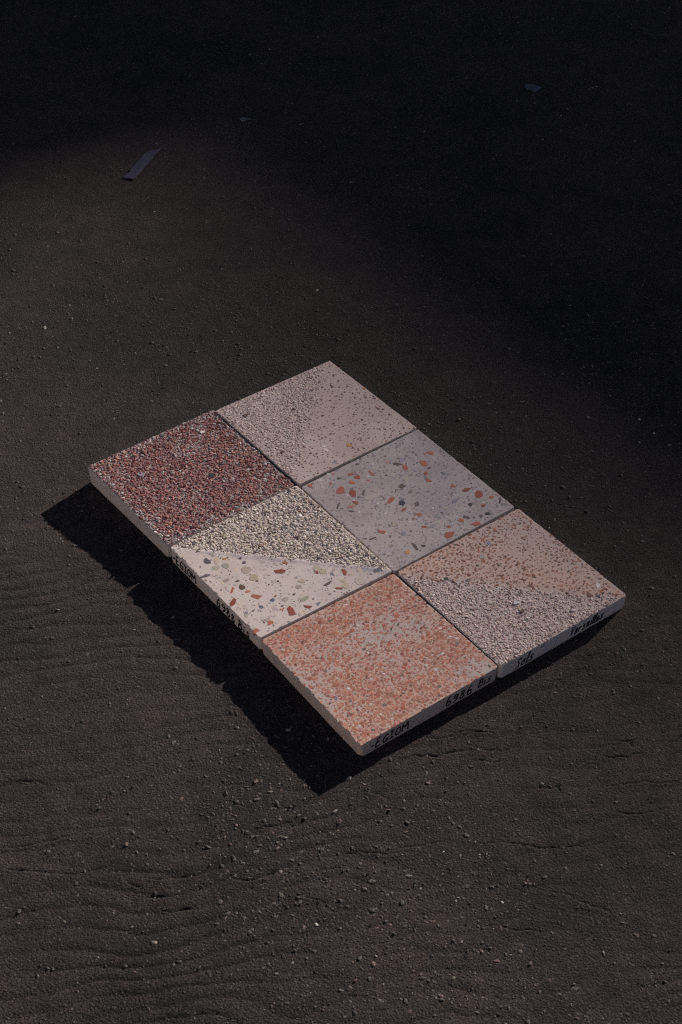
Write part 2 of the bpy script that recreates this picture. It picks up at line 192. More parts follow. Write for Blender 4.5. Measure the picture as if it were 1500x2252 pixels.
def asphalt_mat():
    m, nt, b = new_mat('worn_asphalt', 0.9, 0.2)
    tc = N(nt, 'ShaderNodeTexCoord').outputs['Object']
    big = noise_node(nt, 3.2, 4, 0.55, tc)
    mid = noise_node(nt, 22, 4, 0.6, tc)
    c = mix(nt, 'MIX', (0.0220, 0.0192, 0.0200), (0.0405, 0.0318, 0.0286), ramp(nt, big.outputs['Fac'], 0.36, 0.62))
    c = mix(nt, 'MULTIPLY', c, mix(nt, 'MIX', (0.72, 0.73, 0.76), (1.22, 1.18, 1.14), ramp(nt, mid.outputs['Fac'], 0.3, 0.7)), 1.0)
    fine = noise_node(nt, 520, 4, 0.8, tc)
    c = mix(nt, 'MULTIPLY', c, mix(nt, 'MIX', (0.35, 0.35, 0.35), (1.7, 1.68, 1.66), ramp(nt, fine.outputs['Fac'], 0.3, 0.7)), 1.0)
    gv = N(nt, 'ShaderNodeTexVoronoi'); gv.inputs['Scale'].default_value = 560; nt.links.new(tc, gv.inputs['Vector'])
    gs = N(nt, 'ShaderNodeSeparateColor'); nt.links.new(gv.outputs['Color'], gs.inputs[0])
    c = mix(nt, 'MULTIPLY', c, mix(nt, 'MIX', (0.5, 0.5, 0.5), (1.6, 1.57, 1.55), gs.outputs[2]), 1.0)
    v = N(nt, 'ShaderNodeTexVoronoi'); v.inputs['Scale'].default_value = 330; nt.links.new(tc, v.inputs['Vector'])
    sep = N(nt, 'ShaderNodeSeparateColor'); nt.links.new(v.outputs['Color'], sep.inputs[0])
    pick = N(nt, 'ShaderNodeMath', operation='MULTIPLY')
    nt.links.new(ramp(nt, sep.outputs[0], 0.80, 0.84), pick.inputs[0]); nt.links.new(ramp(nt, v.outputs['Distance'], 0.28, 0.42, 1.0, 0.0), pick.inputs[1])
    tone = mix(nt, 'MIX', (0.052, 0.046, 0.044), (0.12, 0.108, 0.10), ramp(nt, sep.outputs[1], 0.6, 1.0))
    c = mix(nt, 'MIX', c, tone, pick.outputs[0])
    nt.links.new(c, b.inputs['Base Color'])
    h1 = noise_node(nt, 430, 4, 0.7, tc)
    h2 = N(nt, 'ShaderNodeTexVoronoi'); h2.inputs['Scale'].default_value = 420; nt.links.new(tc, h2.inputs['Vector'])
    s = N(nt, 'ShaderNodeMath', operation='MULTIPLY_ADD'); nt.links.new(h2.outputs['Distance'], s.inputs[0]); s.inputs[1].default_value = -0.5
    s2 = N(nt, 'ShaderNodeMath', operation='MULTIPLY_ADD'); nt.links.new(gs.outputs[0], s2.inputs[0]); s2.inputs[1].default_value = 0.28
    nt.links.new(h1.outputs['Fac'], s2.inputs[2]); nt.links.new(s2.outputs[0], s.inputs[2])
    bp = N(nt, 'ShaderNodeBump'); bp.inputs['Strength'].default_value = 1.0; bp.inputs['Distance'].default_value = 0.0017
    nt.links.new(s.outputs[0], bp.inputs['Height']); nt.links.new(bp.outputs['Normal'], b.inputs['Normal'])
    return m
M_ASPHALT = asphalt_mat()

def plain_mat(name, a, b_, scale, rough=0.8, spec=0.25, bump=0.0):
    m, nt, b = new_mat(name, rough, spec)
    tc = N(nt, 'ShaderNodeTexCoord').outputs['Object']
    n = noise_node(nt, scale, 4, 0.6, tc)
    nt.links.new(mix(nt, 'MIX', a, b_, ramp(nt, n.outputs['Fac'], 0.3, 0.7)), b.inputs['Base Color'])
    if bump:
        bp = N(nt, 'ShaderNodeBump'); bp.inputs['Distance'].default_value = bump
        nt.links.new(n.outputs['Fac'], bp.inputs['Height']); nt.links.new(bp.outputs['Normal'], b.inputs['Normal'])
    return m

# ------------------------------------------------------------------ unseen wings, added to shade the far side and bounce light back
def prism(pts, z0, z1):
    n = len(pts)
    v = [(x, y, z0) for x, y in pts] + [(x, y, z1) for x, y in pts]
    q = np.array([[i, (i + 1) % n, n + (i + 1) % n, n + i] for i in range(n)])
    cap = np.array([[n + i for i in range(n)], [n - 1 - i for i in range(n)]])
    return v, [q, cap]

def make_added_building():
    b = bpy.data.objects.new('added_building', None); col.objects.link(b); b.location = (10, 15, 0)
    tag(b, 'plain rendered wings out of view, added to shade the far asphalt and bounce light', 'added_building')
    wallm = plain_mat('grey_render', (0.50, 0.45, 0.41), (0.56, 0.51, 0.46), 2.0, bump=0.004)
    roofm = plain_mat('roof_felt', (0.05, 0.05, 0.052), (0.08, 0.078, 0.075), 3.0)
    glass = plain_mat('dark_window_glass', (0.02, 0.024, 0.028), (0.03, 0.034, 0.04), 1.0, rough=0.08, spec=0.5)
    framem = plain_mat('painted_frame', (0.5, 0.5, 0.48), (0.56, 0.55, 0.53), 6.0, rough=0.5)
    t = Vector((-math.cos(aa), -math.sin(aa)))
    def wing(n, c, h, s0, s1, depth):
        # n: horizontal normal of the wall facing the tiles; the roof edge's shadow falls along n.p = c on the ground
        n = Vector(n).normalized(); d = Vector((n.y, -n.x))
        off = c - (h / math.tan(ae)) * n.dot(t)
        P = lambda s, back: tuple(n * (off - back) + d * s)
        z = lambda p: (p[0] - 10, p[1] - 15)
        add('wall', build_mesh('wall', *prism([z(P(s0, 0.3)), z(P(s1, 0.3)), z(P(s1, depth)), z(P(s0, depth))][::-1], -0.2, h - 0.25)), wallm, b)
        add('roof', build_mesh('roof', *prism([z(P(s0 - .3, 0)), z(P(s1 + .3, 0)), z(P(s1 + .3, depth + .3)), z(P(s0 - .3, depth + .3))][::-1], h - 0.247, h)), roofm, b)
        k = s0 + 1.2
        while k < s1 - 2:
            f = add('window', build_mesh('window', *prism([z(P(k, 0.24)), z(P(k + 1.3, 0.24)), z(P(k + 1.3, 0.297)), z(P(k, 0.297))][::-1], 1.0, 2.4)), framem, b)
            add('pane', build_mesh('pane', *prism([z(P(k + .08, 0.235)), z(P(k + 1.22, 0.235)), z(P(k + 1.22, 0.238)), z(P(k + .08, 0.238))][::-1], 1.08, 2.32)), glass, f)
            k += 2.6
    wing((-0.824, -0.567), SHADE_A, 7.5, -18.0, 8.0, 7.0)  # added out of view, set so its roof edge shades the right side
    wing((0.44, -0.90), SHADE_B, 7.5, -26.0, 3.0, 6.0)  # second added wing, its roof edge shades the far left
    d = 11.0                                                   # an added unseen wing; its sunlit wall bounces light onto the tile edges
    n = Vector((math.cos(aa), math.sin(aa))); wing((n.x, n.y), -d + (5.5 / math.tan(ae)) * n.dot(t), 5.5, -9.0, 9.0, 6.0)
SHADE_A, SHADE_B = -0.10, -0.97
make_added_building()

# ------------------------------------------------------------------ ground relief
CN = [(t['loc'][0] + c[0] * math.cos(YAW) + c[1] * math.sin(YAW), t['loc'][1] - c[0] * math.sin(YAW) + c[1] * math.cos(YAW), z)
      for t in TILES.values() for c, z in zip(t['corners'], t['bottom'])]

def base_level(x, y):
    s = 0.25; a = 0
    for cx, cy, z in CN:
        w = np.exp(-((x - cx) ** 2 + (y - cy) ** 2) / (2 * 0.075 ** 2)); s = s + w; a = a + w * z
    return a / s

def tile_mask(x, y, grow=0.0):
    """1 under the tiles"""
    m = np.zeros_like(x)
    for t in TILES.values():
        dx, dy = x - t['loc'][0], y - t['loc'][1]
        u = dx * math.cos(YAW) - dy * math.sin(YAW); v = dx * math.sin(YAW) + dy * math.cos(YAW)
        m = np.maximum(m, 1 - smooth(0.092 + grow, 0.104 + grow, np.maximum(abs(u), abs(v))))
    return m

def ridge_mask(x, y):
    return smooth(0.25, -0.15, y) * (0.62 + 0.38 * smooth(0.25, -0.15, x)) * (0.55 + 0.45 * smooth(0.35, 0.6, fbm(x, y, 5, 61, 2)))

def ground_height(x, y):
    h = base_level(x, y)
    h = h + (fbm(x, y, 2.2, 11, 3) - 0.5) * 0.0045 * smooth(0.0, 0.3, np.hypot(x, y - 0.0) - 0.25)
    # worn ripples of binder running across the slope
    wx = x + 0.05 * (fbm(x, y, 6, 21, 3) - 0.5)
    wy = y - 0.17 * x + 0.075 * (fbm(wx * 0.7, y, 11, 31, 4, 0.42) - 0.5) + 0.05 * (vnoise(x, y, 3, 35) - 0.5)
    ph = wy / 0.024 + 0.9 * (fbm(x, y, 9, 41, 2) - 0.5)
    fr = ph - np.floor(ph)
    saw = 0.75 * (4 * fr * (1 - fr)) ** 0.65 + 0.25 * np.where(fr < 0.3, fr / 0.3, (1 - fr) / 0.7)                          # rounded rolls meeting in sharp valleys
    m = ridge_mask(x, y)
    h = h + 0.00125 * m * saw * (0.6 + 0.6 * smooth(.3, .7, fbm(x, y * 1.6, 17, 45, 3)))
    # smaller roughness
    h = h + 0.0011 * (fbm(x, y, 62, 51, 3, 0.6) - 0.5)
    h = h + 0.0009 * (fbm(x, y, 24, 71, 2) - 0.5)
    return h

def carve_cracks(X, Y, H):
    for pts, wid in CRACKS:
        p = np.array(pts); w = 0.0006 + wid * 0.0005
        q = []
        for a, b in zip(p[:-1], p[1:]):                        # jagged line along the crack
            n = max(2, int(np.hypot(*(b - a)) / 0.006))
            for k in range(n): q.append(a + (b - a) * k / n + rng.normal(0, 0.0011, 2))
        q.append(p[-1]); q = np.array(q); L = len(q)
        sel = (X > q[:, 0].min() - .01) & (X < q[:, 0].max() + .01) & (Y > q[:, 1].min() - .01) & (Y < q[:, 1].max() + .01)
        xs, ys = X[sel], Y[sel]; best = np.full(xs.shape, 9.0); side = np.zeros(xs.shape)
        for k, (a, b) in enumerate(zip(q[:-1], q[1:])):
            d = b - a; l2 = d @ d + 1e-12
            t = np.clip(((xs - a[0]) * d[0] + (ys - a[1]) * d[1]) / l2, 0, 1)
            taper = math.sin(math.pi * (k + 0.7) / (L + 0.4)) ** 0.5
            dist = np.hypot(xs - a[0] - t * d[0], ys - a[1] - t * d[1]) / max(taper, 0.25)
            s = np.sign((ys - a[1]) * d[0] - (xs - a[0]) * d[1]) * np.sign(d[0] + 1e-9)
            side = np.where(dist < best, s, side); best = np.minimum(best, dist)
        cut = 1 - smooth(w * 0.5, w * 1.4, best)
        lift = np.exp(-(best / 0.007) ** 2) * (side < 0)        # the near lip stands a little proud
        H[sel] += -0.0008 * cut + 0.0006 * lift * (1 - cut)
    return H

def axis(lo, hi, step, far):
    a = list(np.arange(lo, hi + step / 2, step)); d = step; x = hi; r = []
    while x < far: d *= 1.6; x += d; r.append(x)
    d = step; x = lo; l = []
    while x > -far: d *= 1.6; x -= d; l.append(x)
    return np.array(l[::-1] + a + r)

xs = axis(-0.78, 0.78, 0.0024, 70.0)
ya = axis(-0.80, 1.75, 0.0012, 70.0)
k4 = np.arange(len(ya))                                   # finest where the eye is closest
keep = (ya < -0.18) | (ya > 1.75) | ((ya < 0.62) & (k4 % 2 == 0)) | (k4 % 4 == 0)
ya = ya[keep]
GX, GY = np.meshgrid(xs, ya, indexing='ij')
near = (abs(GX) < 0.9) & (GY > -0.95) & (GY < 1.9)
GZ = np.zeros_like(GX); GZ[near] = ground_height(GX[near], GY[near])
GZ = carve_cracks(GX, GY, GZ)
GZ -= 0.0045 * tile_mask(GX, GY, -0.006)
nx, ny = GX.shape
ii = (np.arange(nx - 1)[:, None] * ny + np.arange(ny - 1)[None]).ravel()
ground_me = build_mesh('asphalt', np.stack([GX.ravel(), GY.ravel(), GZ.ravel()], 1),
                       [np.stack([ii, ii + ny, ii + ny + 1, ii + 1], 1)], shade_smooth=True)
ground = add('asphalt_ground', ground_me, M_ASPHALT, kind='structure')
ground['label'] = 'dark worn asphalt with ripples, cracks and small embedded stones'

def ground_at(x, y):
    i = np.clip(np.searchsorted(xs, x) - 1, 0, nx - 2); j = np.clip(np.searchsorted(ya, y) - 1, 0, ny - 2)
    a = (x - xs[i]) / (xs[i + 1] - xs[i]); b = (y - ya[j]) / (ya[j + 1] - ya[j])
    return (GZ[i, j] * (1 - a) + GZ[i + 1, j] * a) * (1 - b) + (GZ[i, j + 1] * (1 - a) + GZ[i + 1, j + 1] * a) * b

# ------------------------------------------------------------------ broken stone grains (batched icosahedra)
_g = (1 + 5 ** 0.5) / 2
ICO = np.array([(-1, _g, 0), (1, _g, 0), (-1, -_g, 0), (1, -_g, 0), (0, -1, _g), (0, 1, _g), (0, -1, -_g), (0, 1, -_g), (_g, 0, -1), (_g, 0, 1), (-_g, 0, -1), (-_g, 0, 1)]) / math.hypot(1, _g)
ICF = np.array([(0, 11, 5), (0, 5, 1), (0, 1, 7), (0, 7, 10), (0, 10, 11), (1, 5, 9), (5, 11, 4), (11, 10, 2), (10, 7, 6), (7, 1, 8), (3, 9, 4), (3, 4, 2), (3, 2, 6), (3, 6, 8), (3, 8, 9), (4, 9, 5), (2, 4, 11), (6, 2, 10), (8, 6, 7), (9, 8, 1)])

def grains(cx, cy, cz, rx, ry, rz, rot, jitter=0.16, tilt=0.2):
    n = len(cx)
    v = ICO[None] * (1 + jitter * rng.normal(0, 1, (n, 12, 1)))
    v = v * np.stack([rx, ry, rz], 1)[:, None, :]
    ta = rng.normal(0, tilt, n)
    c, s = np.cos(ta)[:, None], np.sin(ta)[:, None]
    v = np.stack([v[..., 0] * c - v[..., 2] * s, v[..., 1], v[..., 0] * s + v[..., 2] * c], -1)
    c, s = np.cos(rot)[:, None], np.sin(rot)[:, None]
    v = np.stack([v[..., 0] * c - v[..., 1] * s, v[..., 0] * s + v[..., 1] * c, v[..., 2]], -1)
    v += np.stack([cx, cy, cz], 1)[:, None, :]
    f = (ICF[None] + 12 * np.arange(n)[:, None, None]).reshape(-1, 3)
    return v.reshape(-1, 3), f

def jitter_grid(lo, hi, pitch, jit=0.42):
    k = np.arange(lo + pitch / 2, hi, pitch)
    x, y = np.meshgrid(k, k, indexing='ij')
    x = x + np.where(np.arange(len(k))[None] % 2 == 0, pitch / 4, -pitch / 4)
    return (x + rng.uniform(-jit, jit, x.shape) * pitch).ravel(), (y + rng.uniform(-jit, jit, y.shape) * pitch).ravel()

def pick_colours(n, palette, weights):
    w = np.array(weights, float)
    if w.ndim == 1: k = rng.choice(len(palette), n, p=w / w.sum())
    else:
        cdf = np.cumsum(w / w.sum(1, keepdims=True), 1); k = (rng.random((n, 1)) > cdf[:, :-1]).sum(1)
    c = np.array([lin(h) for h in palette])[k]
    return c * np.exp(rng.normal(0, 0.14, (n, 1))) * np.exp(rng.normal(0, 0.03, (n, 3)))

def flakes(cx, cy, ztop, rx, ry, rot, n=7, depth=0.0012):
    """irregular polygons ground flush with the surface, each with its own little wall"""
    m = len(cx)
    ang = (np.arange(n)[None] + rng.uniform(-0.36, 0.36, (m, n))) * 2 * math.pi / n
    r = rng.uniform(0.62, 1.2, (m, n))
    u, v = np.cos(ang) * r * rx[:, None], np.sin(ang) * r * ry[:, None]
    c, s = np.cos(rot)[:, None], np.sin(rot)[:, None]
    x, y = cx[:, None] + u * c - v * s, cy[:, None] + u * s + v * c
    top = np.stack([x, y, np.repeat(ztop[:, None], n, 1)], -1); bot = top.copy(); bot[..., 2] -= depth
    vv = np.concatenate([top, bot], 1).reshape(-1, 3)
    base = (np.arange(m) * 2 * n)[:, None]
    cap = base + np.arange(n)[None]
    i = np.arange(n); q = np.stack([i, i + n, (i + 1) % n + n, (i + 1) % n], 1)
    side = (base[:, :, None] + q[None]).reshape(-1, 4)
    return vv, [cap, side]

# ------------------------------------------------------------------ tiles
KEY = {'o': 'b06a54', 's': 'bb7f70', 'd': '5e5650', 'c': '46434a', 'r': 'a66452', 'm': '924e42', 'g': '82808a', 'v': '665c62', 'y': 'b98a5c', 'l': '9a949e',
       'f': 'a8a098', 'b': '6e5348', 'e': 'bcae9c', 't': '686a74', 'w': 'd8d4d4'}

class Tile:
    pass

def square_to_round(a, b, r):
    """move the points of the square [-1,1]^2 that lie in the corner squares of size r onto rounded corners"""
    a, b = a.copy(), b.copy()
    for sx, sy, k in ((-1, -1, 0), (1, -1, 1), (1, 1, 2), (-1, 1, 3)):
        rr = r[k]
        p, q = (a * sx - (1 - rr)) / rr, (b * sy - (1 - rr)) / rr
        m = (p > 0) & (q > 0)
        f = np.where(m, np.maximum(p, q) / np.maximum(np.hypot(p, q), 1e-9), 1)
        a = np.where(m, sx * (1 - rr + p * f * rr), a); b = np.where(m, sy * (1 - rr + q * f * rr), b)
    return a, b

def make_tile(key, label, r_top, r_bot, n=205):
    T = TILES[key]; t = Tile(); t.key = key
    root = bpy.data.objects.new('terrazzo_tile', None); col.objects.link(root)
    root.location = (T['loc'][0], T['loc'][1], 0); root.rotation_euler = (0, 0, -YAW); root.empty_display_size = 0.1
    tag(root, label, 'tile', 'terrazzo sample tiles laid side by side on the asphalt')
    C = np.array(T['corners']); B = np.array(T['bottom'])
    def warp(a, b):
        w = [(1 - a) * (1 - b) / 4, (1 + a) * (1 - b) / 4, (1 + a) * (1 + b) / 4, (1 - a) * (1 + b) / 4]
        return sum(w[k] * C[k, 0] for k in range(4)), sum(w[k] * C[k, 1] for k in range(4)), sum(w[k] * B[k] for k in range(4))
    t.root, t.z, t.warp = root, T['z'], warp
    t.r_top, t.r_bot, t.n = r_top, r_bot, n
    return t

def inside(t, x, y, margin):
    """points at least margin inside the tile outline (local metres)"""
    C = np.array(TILES[t.key]['corners']); ok = np.ones_like(x, bool)
    for k in range(4):
        a, b = C[k], C[(k + 1) % 4]; d = (b - a) / np.hypot(*(b - a))
        ok &= ((y - a[1]) * d[0] - (x - a[0]) * d[1]) > margin
    for k in range(4):                                          # rounded corners
        d = C[k] / np.hypot(*C[k]); ok &= (x * d[0] + y * d[1]) < np.hypot(*C[k]) - margin * 1.2 - 0.0022
    return ok

def slab(t, height, colour, side_hex, chip=1.0):
    """height(x,y) in metres added to the top; colour(x,y) -> (..,3) base colour of the top"""
    n = t.n
    g = np.linspace(-1, 1, n); A, Bm = np.meshgrid(g, g, indexing='ij')
    seed = sum(map(ord, t.key))
    ring = np.concatenate([np.stack([np.arange(n - 1), np.zeros(n - 1)], 1), np.stack([np.full(n - 1, n - 1), np.arange(n - 1)], 1),
                           np.stack([np.arange(n - 1, 0, -1), np.full(n - 1, n - 1)], 1), np.stack([np.zeros(n - 1), np.arange(n - 1, 0, -1)], 1)]).astype(int)
    a0, b0 = A[ring[:, 0], ring[:, 1]], Bm[ring[:, 0], ring[:, 1]]
    def level(a, b, r, inset):
        a, b = square_to_round(a, b, [q / 0.1 for q in r])
        return t.warp(a * (1 - inset / 0.1), b * (1 - inset / 0.1))
    # bites out of the top arris
    nz = vnoise(a0 * .1, b0 * .1, 420, seed) * 0.5 + vnoise(a0 * .1, b0 * .1, 130, seed + 1) * 0.5
    bite = chip * (0.00010 + 0.0028 * np.clip(nz - 0.52, 0, 1))
    full = np.full(A.shape, 0.0); full[ring[:, 0], ring[:, 1]] = bite
    x, y, zb = level(A, Bm, t.r_top, full)
    z = t.z + height(x, y); z[ring[:, 0], ring[:, 1]] -= bite * 0.5
    verts = [np.stack([x.ravel(), y.ravel(), z.ravel()], 1)]
    cols = [colour(x, y).reshape(-1, 3)]
    m = len(a0); prev = ring[:, 0] * n + ring[:, 1]; quads = []
    ii = (np.arange(n - 1)[:, None] * n + np.arange(n - 1)[None]).ravel()
    quads.append(np.stack([ii, ii + n, ii + n + 1, ii + 1], 1))
    total = n * n
    side = np.array(lin(side_hex))
    verts.append(verts[0][ring[:, 0] * n + ring[:, 1]]); cols.append(cols[0][ring[:, 0] * n + ring[:, 1]])   # own copy of the rim: a crisp arris
    prev = total + np.arange(m); total += m
    for f, inset, rk in ((0.03, 0.0, 0), (0.12, -0.0001, 0.1), (0.35, 0.0, 0.45), (0.6, 0.0, 0.8), (0.85, 0.0001, 1), (0.95, 0.0006, 1), (1.0, 0.0022, 1)):
        r = [p * (1 - rk) + q * rk for p, q in zip(t.r_top, t.r_bot)]
        lx, ly, lb = level(a0, b0, r, np.full(m, inset) + (bite * 0.45 if f < 0.05 else 0) + 0.00012 * (vnoise(a0 * .1, b0 * .1 + f, 200, seed + 5) - .5))
        lz = t.z * (1 - f) + (lb - 0.0012) * f
        if f < 0.05: lz = np.minimum(lz, z[ring[:, 0], ring[:, 1]] - bite - 0.0002)
        verts.append(np.stack([lx, ly, lz], 1))
        dirt = 0.9 + 0.2 * fbm(lx * 1.0, ly + lz, 60, seed + 9, 3)
        cols.append(side[None] * dirt[:, None])
        cur = total + np.arange(m); nxt = np.roll(np.arange(m), -1)
        quads.append(np.stack([prev, cur, cur[nxt], prev[nxt]], 1)); prev = cur; total += m
    cap = prev[::-1][None]
    me = build_mesh('slab', np.concatenate(verts), quads + [cap], np.concatenate(cols), shade_smooth=True)
    o = add('slab', me, M_SLAB, t.root)
    return o

def big_chips(t, lift):
    """each large stone of the terrazzo, ground flat: one object per stone"""
    for c in CHIPS[t.key]:
        cx, cy, ax, ay, bx, by = [v / 1000 * (1.1 if i > 1 else 1) for i, v in enumerate(c[:6])]; k = c[6]
        n = int(rng.integers(5, 9))
        ang = (np.arange(n) + rng.uniform(-0.3, 0.3, n)) * 2 * math.pi / n
        r = rng.uniform(0.62, 1.18, n) if k not in 'fel' else rng.uniform(0.92, 1.06, n)
        if k in 'fel':
            n = 14; ang = np.arange(n) * 2 * math.pi / n; r = 1 + 0.08 * np.sin(2 * ang + rng.uniform(0, 6)) + 0.06 * np.sin(3 * ang + rng.uniform(0, 6))
        x = cx + np.cos(ang) * r * ax + np.sin(ang) * r * bx; y = cy + np.cos(ang) * r * ay + np.sin(ang) * r * by
        if (ax * by - ay * bx) < 0: x, y = x[::-1], y[::-1]
        z = t.z + lift(cx, cy) + rng.uniform(0.00015, 0.0002)
        v = np.concatenate([np.stack([x, y, np.full(n, z)], 1), np.stack([x, y, np.full(n, z - 0.004)], 1)])
        i = np.arange(n)
        colr = np.array(lin(KEY[k])) * np.exp(rng.normal(0, 0.08)) * np.exp(rng.normal(0, 0.03, 3))
        me = build_mesh('stone_chip', v, [np.arange(n)[None], np.stack([i, i + n, (i + 1) % n + n, (i + 1) % n], 1)], np.repeat(colr[None], 2 * n, 0))
        add('stone_chip', me, M_CHIP, t.root)

def small_chips(t, pitch, size, keepf, palette, weights, elong=0.6, jit=0.42):
    x, y = jitter_grid(-0.104, 0.104, pitch, jit)
    k = inside(t, x, y, 0.0008) & (rng.random(len(x)) < keepf(x, y)); x, y = x[k], y[k]; m = len(x)
    r = np.exp(rng.normal(math.log(size), 0.32, m)); r = np.minimum(r, pitch * 0.72)
    e = rng.uniform(elong, 1, m)
    v, f = flakes(x, y, t.z + rng.uniform(0.00004, 0.00012, m), r, r * e, rng.uniform(0, math.pi, m), 7)
    w = weights(x, y) if callable(weights) else weights
    me = build_mesh('fine_chips', v, f, np.repeat(pick_colours(m, palette, w), 14, 0))
    add('fine_chips', me, M_CHIP, t.root, kind='stuff')

def rough_grains(t, pitch, size, keepf, palette, weights, sink, flat=0.7, name='stone_grains', zf=None):
    x, y = jitter_grid(-0.104, 0.104, pitch)
    k = inside(t, x, y, size * 0.75) & (rng.random(len(x)) < keepf(x, y)); x, y = x[k], y[k]; m = len(x)
    r = np.exp(rng.normal(math.log(size), 0.25, m))
    z = t.z - sink + rng.normal(0, size * 0.10, m) + (zf(x, y) if zf else 0)
    v, f = grains(x, y, z, r * rng.uniform(0.9, 1.45, m), r * rng.uniform(0.7, 1.0, m), r * flat, rng.uniform(0, math.pi, m))
    w = weights(x, y) if callable(weights) else weights
    me = build_mesh(name, v, [f], np.repeat(pick_colours(m, palette, w), 12, 0))
    add(name, me, M_GRAIN, t.root, kind='stuff')

# ---- marker handwriting on the edges
GL = {
 'E': [[(.75, 1.0), (.25, .95), (.12, .5), (.05, .02), (.4, 0), (.7, .06)], [(.14, .52), (.6, .55)]],
 'G': [[(.85, .9), (.5, 1.0), (.18, .7), (.1, .3), (.35, 0), (.75, .08), (.85, .42)], [(.48, .42), (.95, .44)]],
 'I': [[(.12, .95), (.85, 1.0)], [(.5, .97), (.45, .03)], [(.1, .02), (.85, .05)]],
 'O': [[(.5, .95), (.15, .7), (.12, .25), (.5, .02), (.85, .3), (.85, .75), (.45, .97)]],
 'M': [[(.02, 0), (.12, .95)], [(.12, .95), (.45, .45), (.88, .98)], [(.88, .98), (.96, .0)]],
 '6': [[(.7, 1.05), (.3, .72), (.1, .3), (.35, 0), (.75, .12), (.72, .42), (.4, .5), (.14, .28)]],
 '9': [[(.85, .78), (.5, 1.0), (.18, .78), (.42, .55), (.82, .76), (.78, .35), (.35, .0)]],
 '8': [[(.75, .82), (.45, 1.0), (.25, .8), (.5, .55), (.82, .25), (.5, .0), (.18, .22), (.48, .52), (.78, .82)]],
 'B': [[(.12, 0), (.2, 1.0)], [(.2, 1.0), (.7, .95), (.72, .68), (.25, .52)], [(.25, .52), (.85, .45), (.8, .1), (.12, 0)]],
 'i': [[(.5, .55), (.4, .02)], [(.56, .86), (.6, .9)]],
 's': [[(.85, .6), (.45, .62), (.35, .42), (.75, .26), (.6, .03), (.1, .05)]],
 'S': [[(.9, .92), (.55, 1.02), (.2, .78), (.68, .42), (.55, .08), (.05, -.08)]],
 'o': [[(.55, .58), (.18, .42), (.2, .08), (.6, .02), (.82, .3), (.6, .6), (.95, .55)]],
 'l': [[(.2, .1), (.65, .7), (.78, 1.1), (.5, 1.05), (.38, .5), (.45, .05), (.85, .12)]],
 'V': [[(.02, 1.0), (.18, .1)], [(.18, .1), (.5, .55), (.85, 1.05)]],
 'e': [[(.2, .28), (.75, .4), (.65, .6), (.3, .5), (.2, .15), (.5, .0), (.95, .2)]],
 'r': [[(.2, .55), (.25, .02)], [(.25, .3), (.5, .58), (.85, .5)]],
 'a': [[(.75, .55), (.35, .58), (.15, .25), (.35, .02), (.7, .3), (.78, .55)], [(.78, .55), (.72, .08), (.98, .1)]],
 '-': [[(.2, .45), (.75, .5)]],
}

def curve_points(p, per=5):
    p = np.array(p, float)
    if len(p) == 2: return np.array([p[0] + (p[1] - p[0]) * k / 4 for k in range(5)])
    e = np.concatenate([[2 * p[0] - p[1]], p, [2 * p[-1] - p[-2]]]); out = []
    for k in range(1, len(e) - 2):
        for s in np.arange(per) / per:
            a, b, c, d = e[k - 1], e[k], e[k + 1], e[k + 2]
            out.append(0.5 * ((2 * b) + (c - a) * s + (2 * a - 5 * b + 4 * c - d) * s * s + (3 * b - a - 3 * c + d) * s ** 3))
    return np.array(out + [p[-1]])

def handwriting(t, face, words, label, pen=0.0023):
    """words: (text, start along the edge 0..1, letter height m, letter width m, height of the baseline 0..1 of the edge, slant, rise)"""
    C = np.array(TILES[t.key]['corners']); B = TILES[t.key]['bottom']
    i0, i1 = face
    p0, p1 = C[i0], C[i1]; L = np.hypot(*(p1 - p0)); d = (p1 - p0) / L; nrm = np.array([d[1], -d[0]])
    for text, s0, hh, ww, base, slant, rise in words:
        V, F, k = [], [], 0
        s = s0 * L
        for ch in text:
            if ch == ' ': s += ww * 0.5; continue
            adv = {'i': .5, 'l': .55, 'I': .8, '-': .8, 'M': 1.15}.get(ch, 1.0) * ww
            hj, sj = hh * rng.uniform(.88, 1.1), rng.normal(0, .07)     # no two letters alike
            for st in GL[ch]:
                c = curve_points(st); c[:, 0] += sj * (c[:, 1] - .5)
                c = c * np.array([adv * 0.86, hj]) + np.array([s + rng.normal(0, .0002), rng.normal(0, .0003)])
                c[:, 0] += slant * c[:, 1]; c[:, 1] += rise * (c[:, 0] - s0 * L)
                tg = np.gradient(c, axis=0); tg /= np.maximum(np.hypot(tg[:, 0], tg[:, 1])[:, None], 1e-9)
                c = np.concatenate([[c[0] - tg[0] * pen * .35], c, [c[-1] + tg[-1] * pen * .35]]); tg = np.concatenate([tg[:1], tg, tg[-1:]])
                w = pen * 0.5 * (0.8 + 0.4 * rng.random(len(c))); w[0] *= .45; w[-1] *= .45
                nn = np.stack([-tg[:, 1], tg[:, 0]], 1)
                off = 0.00028 + k * 0.000008; k += 1; v0 = len(V)
                for q in (c + nn * w[:, None], c - nn * w[:, None]):
                    for a, b in q:
                        f = a / L; zb = B[i0] * (1 - f) + B[i1] * f
                        xy = p0 + d * a + nrm * off
                        V.append((xy[0], xy[1], zb + base * (t.z - zb) + b))
                m = len(c)
                F += [(v0 + j + 1, v0 + j, v0 + m + j, v0 + m + j + 1) for j in range(m - 1)]
            s += adv
        me = build_mesh('handwriting', V, [np.array(F)])
        add('handwriting', me, M_INK, t.root, label=label)

flat0 = lambda x, y: 0.00012 * (fbm(x, y, 120, 3, 2) - .5)
def tint(x, y, a, b, freq, seed, lo=.35, hi=.65):
    f = smooth(lo, hi, fbm(x, y, freq, seed, 4))[..., None]
    return np.array(lin(a)) * (1 - f) + np.array(lin(b)) * f
def edge_dist(x, y): return 0.1 - np.maximum(abs(x), abs(y))

